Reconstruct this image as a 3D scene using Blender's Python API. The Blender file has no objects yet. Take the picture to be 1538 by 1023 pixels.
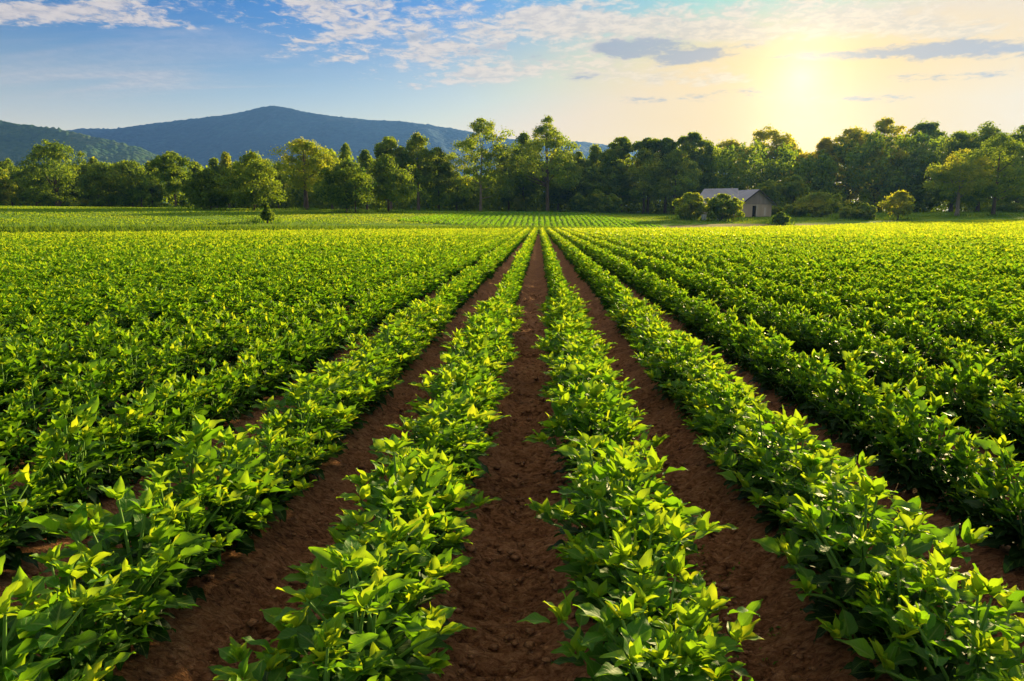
import bpy, math, random
import numpy as np
from mathutils import Vector, Matrix

sc = bpy.context.scene
C = sc.collection
R = math.radians
rng = np.random.default_rng(11)
random.seed(5)

# ------------------------------------------------------------------ camera
CAMZ, FPX, W0, H0 = 1.42, 1025.0, 1538.0, 1023.0
PITCH, YAW = R(9.88), R(2.29)
cam = bpy.data.objects.new('camera', bpy.data.cameras.new('camera'))
C.objects.link(cam)
cam.location = (0, 0, CAMZ)
cam.rotation_euler = (math.pi / 2 - PITCH, 0, YAW)
cam.data.sensor_width = 36
cam.data.lens = 36 * FPX / W0
cam.data.clip_start = 0.05
cam.data.clip_end = 9000
sc.camera = cam
ROT = np.array(cam.rotation_euler.to_matrix())
HEAD = np.array([-math.sin(YAW), math.cos(YAW), 0.0])


def ray(px, py):
    return ROT @ np.array([(px - W0 / 2) / FPX, -(py - H0 / 2) / FPX, -1.0])


def P(px, py, depth):
    r = ray(px, py)
    return np.array([0, 0, CAMZ]) + r * (depth / (r @ HEAD))


def proj(p):
    q = (np.atleast_2d(p) - np.array([0, 0, CAMZ])) @ ROT
    z = np.minimum(q[:, 2], -1e-3)
    return W0 / 2 + FPX * q[:, 0] / -z, H0 / 2 - FPX * q[:, 1] / -z, -q[:, 2]


def sstep(a, b, x):
    t = np.clip((x - a) / (b - a), 0, 1)
    return t * t * (3 - 2 * t)


# ------------------------------------------------------------------ terrain
def edge_y(x):
    x = np.asarray(x, float)
    return np.where(x < 0, np.maximum(90 + 0.8 * x, 22.0), 90 + 0.3 * np.minimum(x, 120))


def field_z(x, y):
    return np.interp(x, [-200, 18, 38, 49, 78, 140, 400], [0, 0, 0.3, 0.68, 1.32, 2.2, 2.4]) * sstep(12, 95, y)


def T(x, y):
    x = np.asarray(x, float); y = np.asarray(y, float)
    d = np.maximum(y - edge_y(x), 0)
    A = np.interp(x, [8, 50], [4.3, 2.7])
    return field_z(x, y) + A * (1 - np.exp(-d / 40.0)) + 0.012 * np.maximum(d - 90, 0) * (1 - np.exp(-np.maximum(d - 90, 0) / 200)) * 0.6


def hashn(ix, iy, seed):
    n = (ix.astype(np.int64) * 374761393 + iy.astype(np.int64) * 668265263 + seed * 974711) & 0x7fffffff
    n = ((n ^ (n >> 13)) * 1274126177) & 0x7fffffff
    return ((n ^ (n >> 16)) & 0xffff) / 65535.0


def vnoise(x, y, seed=0):
    ix = np.floor(x); iy = np.floor(y)
    fx = x - ix; fy = y - iy
    fx = fx * fx * (3 - 2 * fx); fy = fy * fy * (3 - 2 * fy)
    a = hashn(ix, iy, seed); b = hashn(ix + 1, iy, seed)
    c = hashn(ix, iy + 1, seed); d = hashn(ix + 1, iy + 1, seed)
    return (a + (b - a) * fx) * (1 - fy) + (c + (d - c) * fx) * fy - 0.5


def fbm(x, y, oct=4, seed=0):
    s = np.zeros_like(x, dtype=float); amp = 1.0
    for o in range(oct):
        s += amp * vnoise(x * 2 ** o + 17.3 * o, y * 2 ** o - 9.1 * o, seed + o)
        amp *= 0.5
    return s


# ------------------------------------------------------------------ node helpers
class NT:
    def __init__(self, tree):
        self.t = tree; self.n = tree.nodes; self.l = tree.links
        self.n.clear()

    def new(self, kind, **kw):
        nd = self.n.new(kind)
        for k, v in kw.items():
            setattr(nd, k, v)
        return nd

    def set(self, sock, v):
        if isinstance(v, bpy.types.NodeSocket):
            self.l.new(v, sock)
        elif isinstance(v, (tuple, list)) and sock.type == 'RGBA' and len(v) == 3:
            sock.default_value = (*v, 1)
        else:
            sock.default_value = v

    def m(self, op, a, b=None, c=None, clamp=False):
        nd = self.new('ShaderNodeMath', operation=op, use_clamp=clamp)
        self.set(nd.inputs[0], a)
        if b is not None: self.set(nd.inputs[1], b)
        if c is not None: self.set(nd.inputs[2], c)
        return nd.outputs[0]

    def mix(self, f, a, b, blend='MIX'):
        nd = self.new('ShaderNodeMix', data_type='RGBA', blend_type=blend)
        self.set(nd.inputs[0], f); self.set(nd.inputs[6], a); self.set(nd.inputs[7], b)
        return nd.outputs[2]

    def noise(self, vec, scale, detail=4, rough=0.55, dist=0.0):
        nd = self.new('ShaderNodeTexNoise')
        if vec is not None: self.set(nd.inputs['Vector'], vec)
        nd.inputs['Scale'].default_value = scale; nd.inputs['Detail'].default_value = detail
        nd.inputs['Roughness'].default_value = rough; nd.inputs['Distortion'].default_value = dist
        return nd.outputs[0]

    def ramp(self, v, a, b, lo=0.0, hi=1.0, smooth=True):
        nd = self.new('ShaderNodeMapRange', interpolation_type='SMOOTHSTEP' if smooth else 'LINEAR')
        self.set(nd.inputs[0], v)
        nd.inputs[1].default_value = a; nd.inputs[2].default_value = b
        nd.inputs[3].default_value = lo; nd.inputs[4].default_value = hi
        return nd.outputs[0]

    def cramp(self, v, stops):
        nd = self.new('ShaderNodeValToRGB')
        self.set(nd.inputs[0], v)
        el = nd.color_ramp.elements
        while len(el) > 1: el.remove(el[-1])
        el[0].position = stops[0][0]; el[0].color = (*stops[0][1], 1)
        for p, c in stops[1:]:
            e = el.new(p); e.color = (*c, 1)
        return nd.outputs[0]

    def attr(self, name):
        return self.new('ShaderNodeAttribute', attribute_name=name).outputs['Fac']

    def obj_coord(self):
        return self.new('ShaderNodeNewGeometry').outputs['Position']


def material(name):
    m = bpy.data.materials.new(name); m.use_nodes = True
    return m, NT(m.node_tree)


def principled(nt, color, rough=0.9, spec=0.2, bump=None, bstr=0.5, bdist=0.05):
    p = nt.new('ShaderNodeBsdfPrincipled')
    nt.set(p.inputs['Base Color'], color); nt.set(p.inputs['Roughness'], rough)
    p.inputs['Specular IOR Level'].default_value = spec
    if bump is not None:
        b = nt.new('ShaderNodeBump'); b.inputs['Strength'].default_value = bstr
        b.inputs['Distance'].default_value = bdist
        nt.set(b.inputs['Height'], bump); nt.l.new(b.outputs[0], p.inputs['Normal'])
    return p


def finish(nt, shader):
    o = nt.new('ShaderNodeOutputMaterial')
    nt.l.new(shader, o.inputs['Surface'])


def leafy(name, stops, tstops, tfac, rough, spec, veins=False, noise_scale=0.0):
    m, nt = material(name)
    tint = nt.attr('tint')
    ri = nt.new('ShaderNodeObjectInfo').outputs['Random']
    tint = nt.m('ADD', tint, nt.m('MULTIPLY', nt.m('SUBTRACT', ri, 0.5), 0.10), clamp=True)
    if noise_scale:
        nz = nt.noise(nt.obj_coord(), noise_scale, 3)
        tint = nt.m('ADD', tint, nt.m('MULTIPLY', nt.m('SUBTRACT', nz, 0.5), 0.45), clamp=True)
    col = nt.cramp(tint, stops); tcol = nt.cramp(tint, tstops)
    bump = None
    if veins:
        s = nt.attr('ls'); t = nt.attr('lt'); a = nt.m('ABSOLUTE', s)
        mid = nt.ramp(a, 0.03, 0.12, 1, 0)
        ph = nt.m('FRACT', nt.m('SUBTRACT', nt.m('MULTIPLY', t, 7.0), nt.m('MULTIPLY', a, 2.6)))
        side = nt.ramp(nt.m('ABSOLUTE', nt.m('SUBTRACT', ph, 0.5)), 0.0, 0.12, 0.55, 0)
        v = nt.m('MULTIPLY', nt.m('MAXIMUM', mid, side), nt.attr('vein'))
        col = nt.mix(nt.m('MULTIPLY', v, 0.55), col, (0.30, 0.42, 0.09))
        bump = nt.m('SUBTRACT', nt.m('MULTIPLY', nt.noise(nt.obj_coord(), 90, 2), 0.25), nt.m('MULTIPLY', v, 0.9))
    p = principled(nt, col, rough, spec, bump, 0.35, 0.004)
    tr = nt.new('ShaderNodeBsdfTranslucent'); nt.set(tr.inputs[0], tcol)
    mx = nt.new('ShaderNodeMixShader'); mx.inputs[0].default_value = tfac
    nt.l.new(p.outputs[0], mx.inputs[1]); nt.l.new(tr.outputs[0], mx.inputs[2])
    finish(nt, mx.outputs[0])
    return m


M = {}
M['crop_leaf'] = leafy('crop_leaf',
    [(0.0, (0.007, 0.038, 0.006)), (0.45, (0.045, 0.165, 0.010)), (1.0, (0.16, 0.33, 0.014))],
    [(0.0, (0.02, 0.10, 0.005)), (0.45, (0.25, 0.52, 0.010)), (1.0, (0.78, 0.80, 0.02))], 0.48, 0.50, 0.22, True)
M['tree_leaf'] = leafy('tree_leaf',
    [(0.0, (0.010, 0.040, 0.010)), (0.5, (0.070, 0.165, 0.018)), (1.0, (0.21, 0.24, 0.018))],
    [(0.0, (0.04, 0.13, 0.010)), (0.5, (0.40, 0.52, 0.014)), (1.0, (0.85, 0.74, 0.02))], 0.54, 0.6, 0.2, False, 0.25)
M['grass_blade'] = leafy('grass_blade',
    [(0.0, (0.020, 0.075, 0.008)), (0.5, (0.055, 0.155, 0.010)), (1.0, (0.17, 0.22, 0.03))],
    [(0.0, (0.06, 0.22, 0.008)), (0.5, (0.44, 0.60, 0.010)), (1.0, (0.75, 0.70, 0.05))], 0.40, 0.6, 0.2, False, 0.12)

m, nt = material('soil')
pos = nt.obj_coord()
n1 = nt.noise(pos, 3.0, 6, 0.65); n3 = nt.noise(pos, 120, 3, 0.6)
mp = nt.new('ShaderNodeMapping'); mp.inputs['Scale'].default_value = (24, 50, 36)
nt.l.new(pos, mp.inputs[0])
n2 = nt.noise(mp.outputs[0], 1.0, 6, 0.72, 0.8)
col = nt.cramp(nt.m('ADD', nt.m('MULTIPLY', nt.attr('ripple_shade'), 0.045), nt.m('ADD', nt.m('MULTIPLY', n1, 0.25), nt.m('MULTIPLY', n2, 0.75))),  # ripple shading painted in: crests lighter, troughs darker
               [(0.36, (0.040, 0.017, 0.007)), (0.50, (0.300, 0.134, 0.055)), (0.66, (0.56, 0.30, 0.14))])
h = nt.m('ADD', nt.m('MULTIPLY', n2, 0.75), nt.m('MULTIPLY', n3, 0.25))
finish(nt, principled(nt, col, 0.93, 0.15, h, 1.0, 0.06).outputs[0]); M['soil'] = m

m, nt = material('soil_clod')
n1 = nt.noise(nt.obj_coord(), 40, 4, 0.7)
col = nt.cramp(n1, [(0.3, (0.11, 0.050, 0.022)), (0.7, (0.34, 0.18, 0.085))])
finish(nt, principled(nt, col, 0.95, 0.1, n1, 0.8, 0.02).outputs[0]); M['clod'] = m

m, nt = material('straw')
finish(nt, principled(nt, (0.42, 0.23, 0.09), 0.8, 0.2).outputs[0]); M['straw'] = m

m, nt = material('meadow')
pos = nt.obj_coord()
a = nt.noise(pos, 0.05, 5, 0.6); b = nt.noise(pos, 0.7, 5, 0.7)
col = nt.cramp(nt.m('ADD', nt.m('MULTIPLY', a, 0.6), nt.m('MULTIPLY', b, 0.4)),
               [(0.28, (0.06, 0.15, 0.010)), (0.5, (0.13, 0.24, 0.014)), (0.75, (0.25, 0.30, 0.03))])
finish(nt, principled(nt, col, 0.95, 0.1, b, 1.0, 0.3).outputs[0]); M['meadow'] = m

m, nt = material('dry_track')
pos = nt.obj_coord()
b = nt.noise(pos, 0.9, 5, 0.7)
col = nt.cramp(b, [(0.3, (0.10, 0.12, 0.025)), (0.5, (0.20, 0.165, 0.06)), (0.75, (0.30, 0.23, 0.11))])
finish(nt, principled(nt, col, 0.95, 0.1, b, 0.8, 0.15).outputs[0]); M['track'] = m

m, nt = material('bark')
mp = nt.new('ShaderNodeMapping'); mp.inputs['Scale'].default_value = (1, 1, 0.2)
nt.l.new(nt.obj_coord(), mp.inputs[0])
b = nt.noise(mp.outputs[0], 6, 5, 0.7)
col = nt.cramp(b, [(0.3, (0.045, 0.032, 0.022)), (0.7, (0.17, 0.13, 0.095))])
finish(nt, principled(nt, col, 0.95, 0.1, b, 0.9, 0.08).outputs[0]); M['bark'] = m

m, nt = material('pale_bark')
mp = nt.new('ShaderNodeMapping'); mp.inputs['Scale'].default_value = (1, 1, 0.2)
nt.l.new(nt.obj_coord(), mp.inputs[0])
b = nt.noise(mp.outputs[0], 6, 5, 0.7)
col = nt.cramp(b, [(0.3, (0.13, 0.10, 0.07)), (0.7, (0.36, 0.30, 0.22))])
finish(nt, principled(nt, col, 0.95, 0.1, b, 0.9, 0.08).outputs[0]); M['pale_bark'] = m

m, nt = material('green_stem')
finish(nt, principled(nt, (0.13, 0.26, 0.035), 0.55, 0.3).outputs[0]); M['stem'] = m


def forest_mat(name, stops, sc_):
    m, nt = material(name)
    pos = nt.obj_coord()
    v = nt.new('ShaderNodeTexVoronoi'); v.inputs['Scale'].default_value = sc_
    nt.l.new(pos, v.inputs['Vector'])
    a = nt.noise(pos, sc_ * 0.12, 5, 0.65)
    f = nt.m('ADD', nt.m('MULTIPLY', a, 0.75), nt.m('MULTIPLY', v.outputs['Distance'], 0.30))
    col = nt.cramp(f, stops)
    finish(nt, principled(nt, col, 0.95, 0.05, nt.m('SUBTRACT', 1.0, v.outputs['Distance']), 1.0, 6.0).outputs[0])
    M[name] = m


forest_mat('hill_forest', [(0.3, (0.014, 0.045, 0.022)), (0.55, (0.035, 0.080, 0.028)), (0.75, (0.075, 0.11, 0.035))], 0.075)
forest_mat('mountain_forest_hazed', [(0.3, (0.004, 0.026, 0.050)), (0.55, (0.008, 0.040, 0.068)), (0.75, (0.018, 0.065, 0.085))], 0.045)  # blue of the distant haze painted into the forest colours


def board_mat(name, c0, c1, scale, axis=0):
    m, nt = material(name)
    pos = nt.new('ShaderNodeTexCoord').outputs['Object']
    sx = nt.new('ShaderNodeSeparateXYZ'); nt.l.new(pos, sx.inputs[0])
    u = nt.m('MULTIPLY', nt.m('ADD', sx.outputs[0], nt.m('MULTIPLY', sx.outputs[1], 1.0)), scale)
    fr = nt.m('FRACT', u); cell = nt.m('FLOOR', u)
    wn = nt.new('ShaderNodeTexWhiteNoise', noise_dimensions='1D'); nt.l.new(cell, wn.inputs['W'])
    groove = nt.ramp(fr, 0.0, 0.10, 0.0, 1.0)
    mp = nt.new('ShaderNodeMapping'); mp.inputs['Scale'].default_value = (3, 3, 0.4)
    nt.l.new(pos, mp.inputs[0])
    nz = nt.noise(mp.outputs[0], 2.0, 5, 0.7)
    f = nt.m('ADD', nt.m('MULTIPLY', wn.outputs[0], 0.5), nt.m('MULTIPLY', nz, 0.5))
    col = nt.mix(f, c0, c1)
    finish(nt, principled(nt, col, 0.85, 0.2, groove, 0.8, 0.03).outputs[0])
    M[name] = m


board_mat('gable_board', (0.24, 0.20, 0.155), (0.38, 0.32, 0.25), 3.0)
board_mat('wall_board', (0.42, 0.33, 0.22), (0.56, 0.45, 0.31), 1.4)
board_mat('side_board_sunlit', (0.42, 0.26, 0.10), (0.52, 0.34, 0.14), 2.0)  # orange sunlight on the side wall painted into the board colour
board_mat('roof_metal', (0.27, 0.28, 0.29), (0.38, 0.39, 0.40), 1.6)
board_mat('trim_dark', (0.05, 0.045, 0.04), (0.08, 0.07, 0.06), 2.0)
board_mat('doorway_shade', (0.018, 0.015, 0.012), (0.03, 0.026, 0.02), 2.0)
board_mat('pale_board', (0.60, 0.52, 0.40), (0.70, 0.62, 0.50), 2.0)
board_mat('white_paint', (0.70, 0.70, 0.66), (0.80, 0.80, 0.76), 2.0)


# ------------------------------------------------------------------ mesh helpers
def make_mesh(name, verts, quads=None, tris=None, attrs=None, smooth=True):
    me = bpy.data.meshes.new(name)
    verts = np.asarray(verts, np.float32)
    me.vertices.add(len(verts)); me.vertices.foreach_set('co', verts.ravel())
    nq = 0 if quads is None else len(quads); ntr = 0 if tris is None else len(tris)
    idx = []
    if nq: idx.append(np.asarray(quads, np.int32).ravel())
    if ntr: idx.append(np.asarray(tris, np.int32).ravel())
    idx = np.concatenate(idx)
    me.loops.add(len(idx)); me.loops.foreach_set('vertex_index', idx)
    me.polygons.add(nq + ntr)
    st = np.concatenate([np.arange(nq) * 4, nq * 4 + np.arange(ntr) * 3]).astype(np.int32)
    me.polygons.foreach_set('loop_start', st)
    me.polygons.foreach_set('use_smooth', np.full(nq + ntr, smooth, bool))
    for k, v in (attrs or {}).items():
        a = me.attributes.new(k, 'FLOAT', 'POINT'); a.data.foreach_set('value', np.asarray(v, np.float32).ravel())
    me.update(calc_edges=True)
    return me


def link(name, me, mat, parent=None, loc=None):
    o = bpy.data.objects.new(name, me); C.objects.link(o)
    if mat is not None and me is not None:
        me.materials.clear(); me.materials.append(mat)
    if parent is not None: o.parent = parent
    if loc is not None: o.location = loc
    return o


def empty(name, loc, rz=0.0):
    o = bpy.data.objects.new(name, None); C.objects.link(o)
    o.location = loc; o.rotation_euler = (0, 0, rz); o.empty_display_size = 0.2
    return o


def tag(o, label=None, cat=None, group=None, kind=None):
    if label: o['label'] = label
    if cat: o['category'] = cat
    if group: o['group'] = group
    if kind: o['kind'] = kind
    return o


def grid_faces(nr, nc, off=0):
    i, j = np.meshgrid(np.arange(nr - 1), np.arange(nc - 1), indexing='ij')
    a = (i * nc + j).ravel() + off
    return np.stack([a, a + 1, a + nc + 1, a + nc], 1)


def nrm(v):
    return v / np.maximum(np.linalg.norm(v, axis=-1, keepdims=True), 1e-9)


def leaf_frames(d, up):
    d = nrm(d); side = nrm(np.cross(d, up)); n = np.cross(side, d)
    return d, side, n


def leaves_grid(base, d, up, L, Wd, droop, fold, tint, nt_, ns_, wav=None):
    """detailed ovate leaves with a pointed tip, a folded midrib and a drooping blade"""
    N = len(base)
    d, side, n = leaf_frames(d, up)
    t = np.linspace(0, 1, nt_); s = np.linspace(-1, 1, ns_)
    tt, ss = np.meshgrid(t, s, indexing='ij'); tt = tt.ravel(); ss = ss.ravel()
    w = np.sin(np.pi * tt ** 0.72) ** 0.9 * (1 - 0.25 * tt) + 0.02 * (1 - tt)
    if wav is None: wav = np.zeros(N)
    sw = (ss * w)[None, :, None] * Wd[:, None, None] * 0.5
    lift = (np.abs(ss) * w)[None, :] * fold[:, None] * Wd[:, None] * 0.5
    lift = lift - droop[:, None] * L[:, None] * (tt ** 2)[None, :]
    lift = lift + (np.abs(ss) ** 2)[None, :] * 0.10 * Wd[:, None] * np.sin(tt[None, :] * 11 + wav[:, None] + ss[None, :] * 1.5)
    along = L[:, None] * (tt[None, :] - 0.35 * np.abs(droop[:, None]) * (tt ** 2)[None, :])
    v = base[:, None, :] + d[:, None, :] * along[..., None] + side[:, None, :] * sw + n[:, None, :] * lift[..., None]
    k = nt_ * ns_
    q = grid_faces(nt_, ns_)[None] + (np.arange(N) * k)[:, None, None]
    return (v.reshape(-1, 3), q.reshape(-1, 4), np.repeat(tint, k), np.tile(ss, N), np.tile(tt, N))


def leaves_kite(base, d, up, L, Wd, droop, fold, tint, lobed=False):
    N = len(base)
    d, side, n = leaf_frames(d, up)
    tip = base + d * (L * (1 - 0.3 * np.abs(droop)))[:, None] - n * (droop * L)[:, None]
    mid = base + d * (0.45 * L)[:, None] + n * ((0.5 * fold * Wd) - 0.2 * droop * L)[:, None]
    l = mid + side * (0.5 * Wd)[:, None]; r = mid - side * (0.5 * Wd)[:, None]
    v = np.stack([base, r, tip, l], 1).reshape(-1, 3)
    o = np.arange(N) * 4
    tr = np.stack([np.stack([o, o + 1, o + 2], 1), np.stack([o, o + 2, o + 3], 1)], 1).reshape(-1, 3)
    return v, tr, np.repeat(tint, 4), np.tile([0, 1, 0, -1.0], N), np.tile([0, 0.45, 1, 0.45], N)


def tube(path, radii, n=7):
    path = np.asarray(path, float); k = len(path)
    tg = np.gradient(path, axis=0); tg = nrm(tg)
    ref = np.where(np.abs(tg[:, 2:3]) > 0.9, np.array([[1.0, 0, 0]]), np.array([[0, 0, 1.0]]))
    a = nrm(np.cross(tg, ref)); b = np.cross(tg, a)
    th = np.linspace(0, 2 * np.pi, n, endpoint=False)
    v = path[:, None, :] + (a[:, None, :] * np.cos(th)[None, :, None] + b[:, None, :] * np.sin(th)[None, :, None]) * np.asarray(radii)[:, None, None]
    f = []
    for i in range(k - 1):
        for j in range(n):
            f.append((i * n + j, i * n + (j + 1) % n, (i + 1) * n + (j + 1) % n, (i + 1) * n + j))
    return v.reshape(-1, 3), np.array(f)


def join(parts):
    V, F, o = [], [], 0
    for v, f in parts:
        V.append(v); F.append(f + o); o += len(v)
    return np.concatenate(V), np.concatenate(F)


# ------------------------------------------------------------------ ground sheets
ang = np.concatenate([np.linspace(-180, -50, 66)[:-1], np.linspace(-50, 50, 260)[:-1], np.linspace(50, 180, 66)])
rad = np.concatenate([np.geomspace(0.5, 20, 16)[:-1], np.linspace(20, 280, 200)[:-1], np.geomspace(280, 3300, 30)])
rr, aa = np.meshgrid(rad, np.radians(ang), indexing='ij')
gx = rr * np.sin(aa); gy = rr * np.cos(aa)
gx = np.clip(gx, -3300, 2200); gy = np.clip(gy, -650, 3450)
gz = T(gx, gy)
inside = gy < edge_y(gx) - 0.4
gz = gz - 0.45 * inside * (np.abs(gx) < 135)
gz += 0.10 * fbm(gx * 0.25, gy * 0.25, 3, 5) * (~inside) * (rr > 30)
gv = np.stack([gx, gy, gz], -1).reshape(-1, 3)
ground = link('ground', make_mesh('ground', gv, grid_faces(len(rad), len(ang))), M['meadow'])
tag(ground, kind='structure')

S, X0 = 0.86, -0.10          # row spacing, x of the central furrow


def soil_z(x, y, fine=True, want_ripple_shade=False):
    u = (x - X0) / S
    uu = u - np.round(u)
    z = field_z(x, y) - 0.15 * np.cos(np.pi * uu) ** 2 + 0.0
    if fine:
        near = sstep(26, 5, y)
        un = uu * 0.8
        wob = 0.16 * fbm(x * 1.3 + 40, y * 1.3, 3, 3)
        ph = (y - 0.75 * un ** 2 / 0.4 + wob) / 0.105
        fur = sstep(0.40, 0.10, np.abs(uu))
        amp = 0.6 + 1.2 * vnoise(x * 2.1, y * 1.7, 8)
        rip = np.sin(2 * np.pi * ph + 1.3 * vnoise(x * 6, y * 5, 9))
        if want_ripple_shade: return near * fur * amp * rip  # light and shade of the ripples, for the soil colour
        z = z + near * fur * 0.040 * amp * rip
        z = z + near * 0.058 * fbm(x * 9, y * 22, 4, 21) * (0.45 + 0.55 * fur)
        z = z + near * 0.035 * fbm(x * 2.2, y * 2.2, 3, 33)
    return z


xs_near = np.arange(-5.0, 5.0, 0.026)
step = 0.03; xs = []
x = 5.0
while x < 132:
    xs.append(x); step = min(step * 1.05, 0.17); x += step
xs = np.array(xs)
xcol = np.concatenate([-xs[::-1][:int(len(xs))], xs_near, xs])
xcol = xcol[(xcol > -86)]
vv = np.linspace(0, 1, 470)
ye = edge_y(xcol)
yy = -2.0 + 2.8 * ((ye[None, :] + 2.0) / 2.8) ** vv[:, None] - 0.0
yy = yy + 0.8 * (1 - vv[:, None])
xx = np.broadcast_to(xcol[None, :], yy.shape)
zz = soil_z(xx, yy)
soil = link('field_soil', make_mesh('field_soil', np.stack([xx, yy, zz], -1).reshape(-1, 3), grid_faces(len(vv), len(xcol)), attrs=dict(ripple_shade=soil_z(xx, yy, True, True))), M['soil'])
tag(soil, kind='structure')

# dirt track beyond the right end of the field
tu = np.linspace(14, 56, 140); tv = np.linspace(0, 1, 14)
tx, tvv = np.meshgrid(tu, tv, indexing='ij')
lo = 3.0 + 1.0 * np.sin(tx * 0.4); hi = 9.0 + 1.5 * np.sin(tx * 0.23 + 1) - 7 * sstep(40, 56, tx)
ty = edge_y(tx) + lo + (hi - lo) * tvv
tz = T(tx, ty) + 0.12
trk = link('dirt_track', make_mesh('dirt_track', np.stack([tx, ty, tz], -1).reshape(-1, 3), grid_faces(140, 14)), M['track'])
tag(trk, kind='structure')

# ------------------------------------------------------------------ crop plants
def plant_params(rg, nstem=8, scale=1.0):
    base, d, up, L, Wd, dr, fo, ti = [], [], [], [], [], [], [], []
    stems = []
    for i in range(nstem):
        az = 2 * np.pi * (i + rg.uniform(-0.3, 0.3)) / nstem * 1.0 + 0.3
        tilt = R(rg.uniform(6, 50)) if i else R(4)
        ln = rg.uniform(0.24, 0.34) * (1.10 - 0.25 * tilt)
        root = np.array([rg.normal(0, 0.018), rg.normal(0, 0.02), 0.0])
        out = np.array([math.cos(az) * 0.9, math.sin(az) * 0.9, 0.0])
        pts = []
        for q in np.linspace(0, 1, 6):
            a = tilt * (0.55 + 0.6 * q)
            pts.append(root + out * math.sin(a) * ln * q + np.array([0, 0, 1]) * math.cos(a) * ln * q * 1.05)
        pts = np.array(pts)
        stems.append((pts, np.linspace(0.0065, 0.0028, 6)))
        nl = 9
        for j in range(nl):
            q = 0.22 + 0.70 * j / (nl - 1)
            p = np.array([np.interp(q, np.linspace(0, 1, 6), pts[:, k]) for k in range(3)])
            phi = az + j * 2.4 + rg.uniform(-0.5, 0.5)
            el = R(rg.uniform(-22, 10) + 52 * q ** 1.5)
            dv = np.array([math.cos(phi) * math.cos(el), math.sin(phi) * math.cos(el), math.sin(el)])
            dv = dv + 0.45 * out * (1 - 0.4 * q)
            pet = rg.uniform(0.015, 0.05)
            base.append(p + dv * pet); d.append(dv)
            up.append(np.array([rg.normal(0, 0.25), rg.normal(0, 0.25), 1.0]))
            big = rg.uniform(0.85, 1.2) * (1.12 - 0.30 * abs(q - 0.45))
            L.append(0.071 * big); Wd.append(0.045 * big * rg.uniform(0.85, 1.15))
            dr.append(rg.uniform(0.05, 0.42) * (1.2 - 0.6 * q)); fo.append(rg.uniform(0.15, 0.55))
            ti.append(np.clip(0.05 + 0.55 * q ** 2.0 - 0.22 * tilt * (1.2 - q) + rg.normal(0, 0.08), 0, 1))  # younger tips lighter; shade on low, leaning stems painted in as darker tint
        nt_top = 6
        for j in range(nt_top):
            phi = az + j * 2 * np.pi / nt_top * 1.9 + rg.uniform(-0.3, 0.3)
            el = R(rg.uniform(28, 72))
            dv = np.array([math.cos(phi) * math.cos(el), math.sin(phi) * math.cos(el), math.sin(el)]) + 0.15 * out
            base.append(pts[-1] + dv * 0.006); d.append(dv)
            up.append(np.array([rg.normal(0, 0.2), rg.normal(0, 0.2), 1.0]) - 0.3 * out)
            big = rg.uniform(0.5, 1.0)
            L.append(0.072 * big); Wd.append(0.038 * big)
            dr.append(rg.uniform(-0.05, 0.40)); fo.append(rg.uniform(0.3, 0.8))
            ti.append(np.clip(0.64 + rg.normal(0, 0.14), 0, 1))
    f = np.array
    return dict(base=f(base), d=f(d), up=f(up), L=f(L), W=f(Wd), dr=f(dr), fo=f(fo), ti=f(ti)), stems


NPROTO = 9
protos = []
for i in range(NPROTO):
    rg = np.random.default_rng(100 + i)
    pp, stems = plant_params(rg, nstem=rg.integers(16, 20))
    wav = rg.uniform(0, 6, len(pp['L']))
    meshes = []
    for lod, (a, b) in enumerate(((9, 5), (6, 3))):
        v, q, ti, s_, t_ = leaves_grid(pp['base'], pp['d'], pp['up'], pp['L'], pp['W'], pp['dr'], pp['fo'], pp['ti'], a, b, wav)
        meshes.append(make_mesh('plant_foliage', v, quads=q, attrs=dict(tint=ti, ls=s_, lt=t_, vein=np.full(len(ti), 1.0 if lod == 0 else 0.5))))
        meshes[-1].materials.append(M['crop_leaf'])
    zr_ = np.clip(pp['base'][:, 2] / 0.36, 0, 1)
    pt_ = {k_: v_.copy() for k_, v_ in pp.items()}
    pt_['base'][:, 0] *= 0.92 - 0.62 * zr_
    pt_['d'] = nrm(pt_['d']); pt_['d'][:, 0] *= 1.0 - 0.5 * zr_
    pt_['ti'] = np.clip(pt_['ti'] - 0.22 * (1 - zr_), 0, 1)  # shade of the row gaps painted as darker low leaves
    pp['taper'] = pt_
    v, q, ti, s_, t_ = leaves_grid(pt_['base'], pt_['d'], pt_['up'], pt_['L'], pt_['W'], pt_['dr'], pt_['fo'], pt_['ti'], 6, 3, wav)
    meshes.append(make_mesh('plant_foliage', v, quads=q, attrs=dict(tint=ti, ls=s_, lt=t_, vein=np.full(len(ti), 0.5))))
    meshes[-1].materials.append(M['crop_leaf'])
    sv, sf = join([tube(p_, r_, 6) for p_, r_ in stems])
    sv2 = sv.copy(); sv2[:, 0] *= 0.92 - 0.62 * np.clip(sv[:, 2] / 0.36, 0, 1)
    st_mesh = make_mesh('plant_stem', sv2, quads=sf); st_mesh.materials.append(M['stem'])
    sm = make_mesh('plant_stem', sv, quads=sf); sm.materials.append(M['stem'])
    protos.append((pp, meshes, sm, st_mesh))

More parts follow.
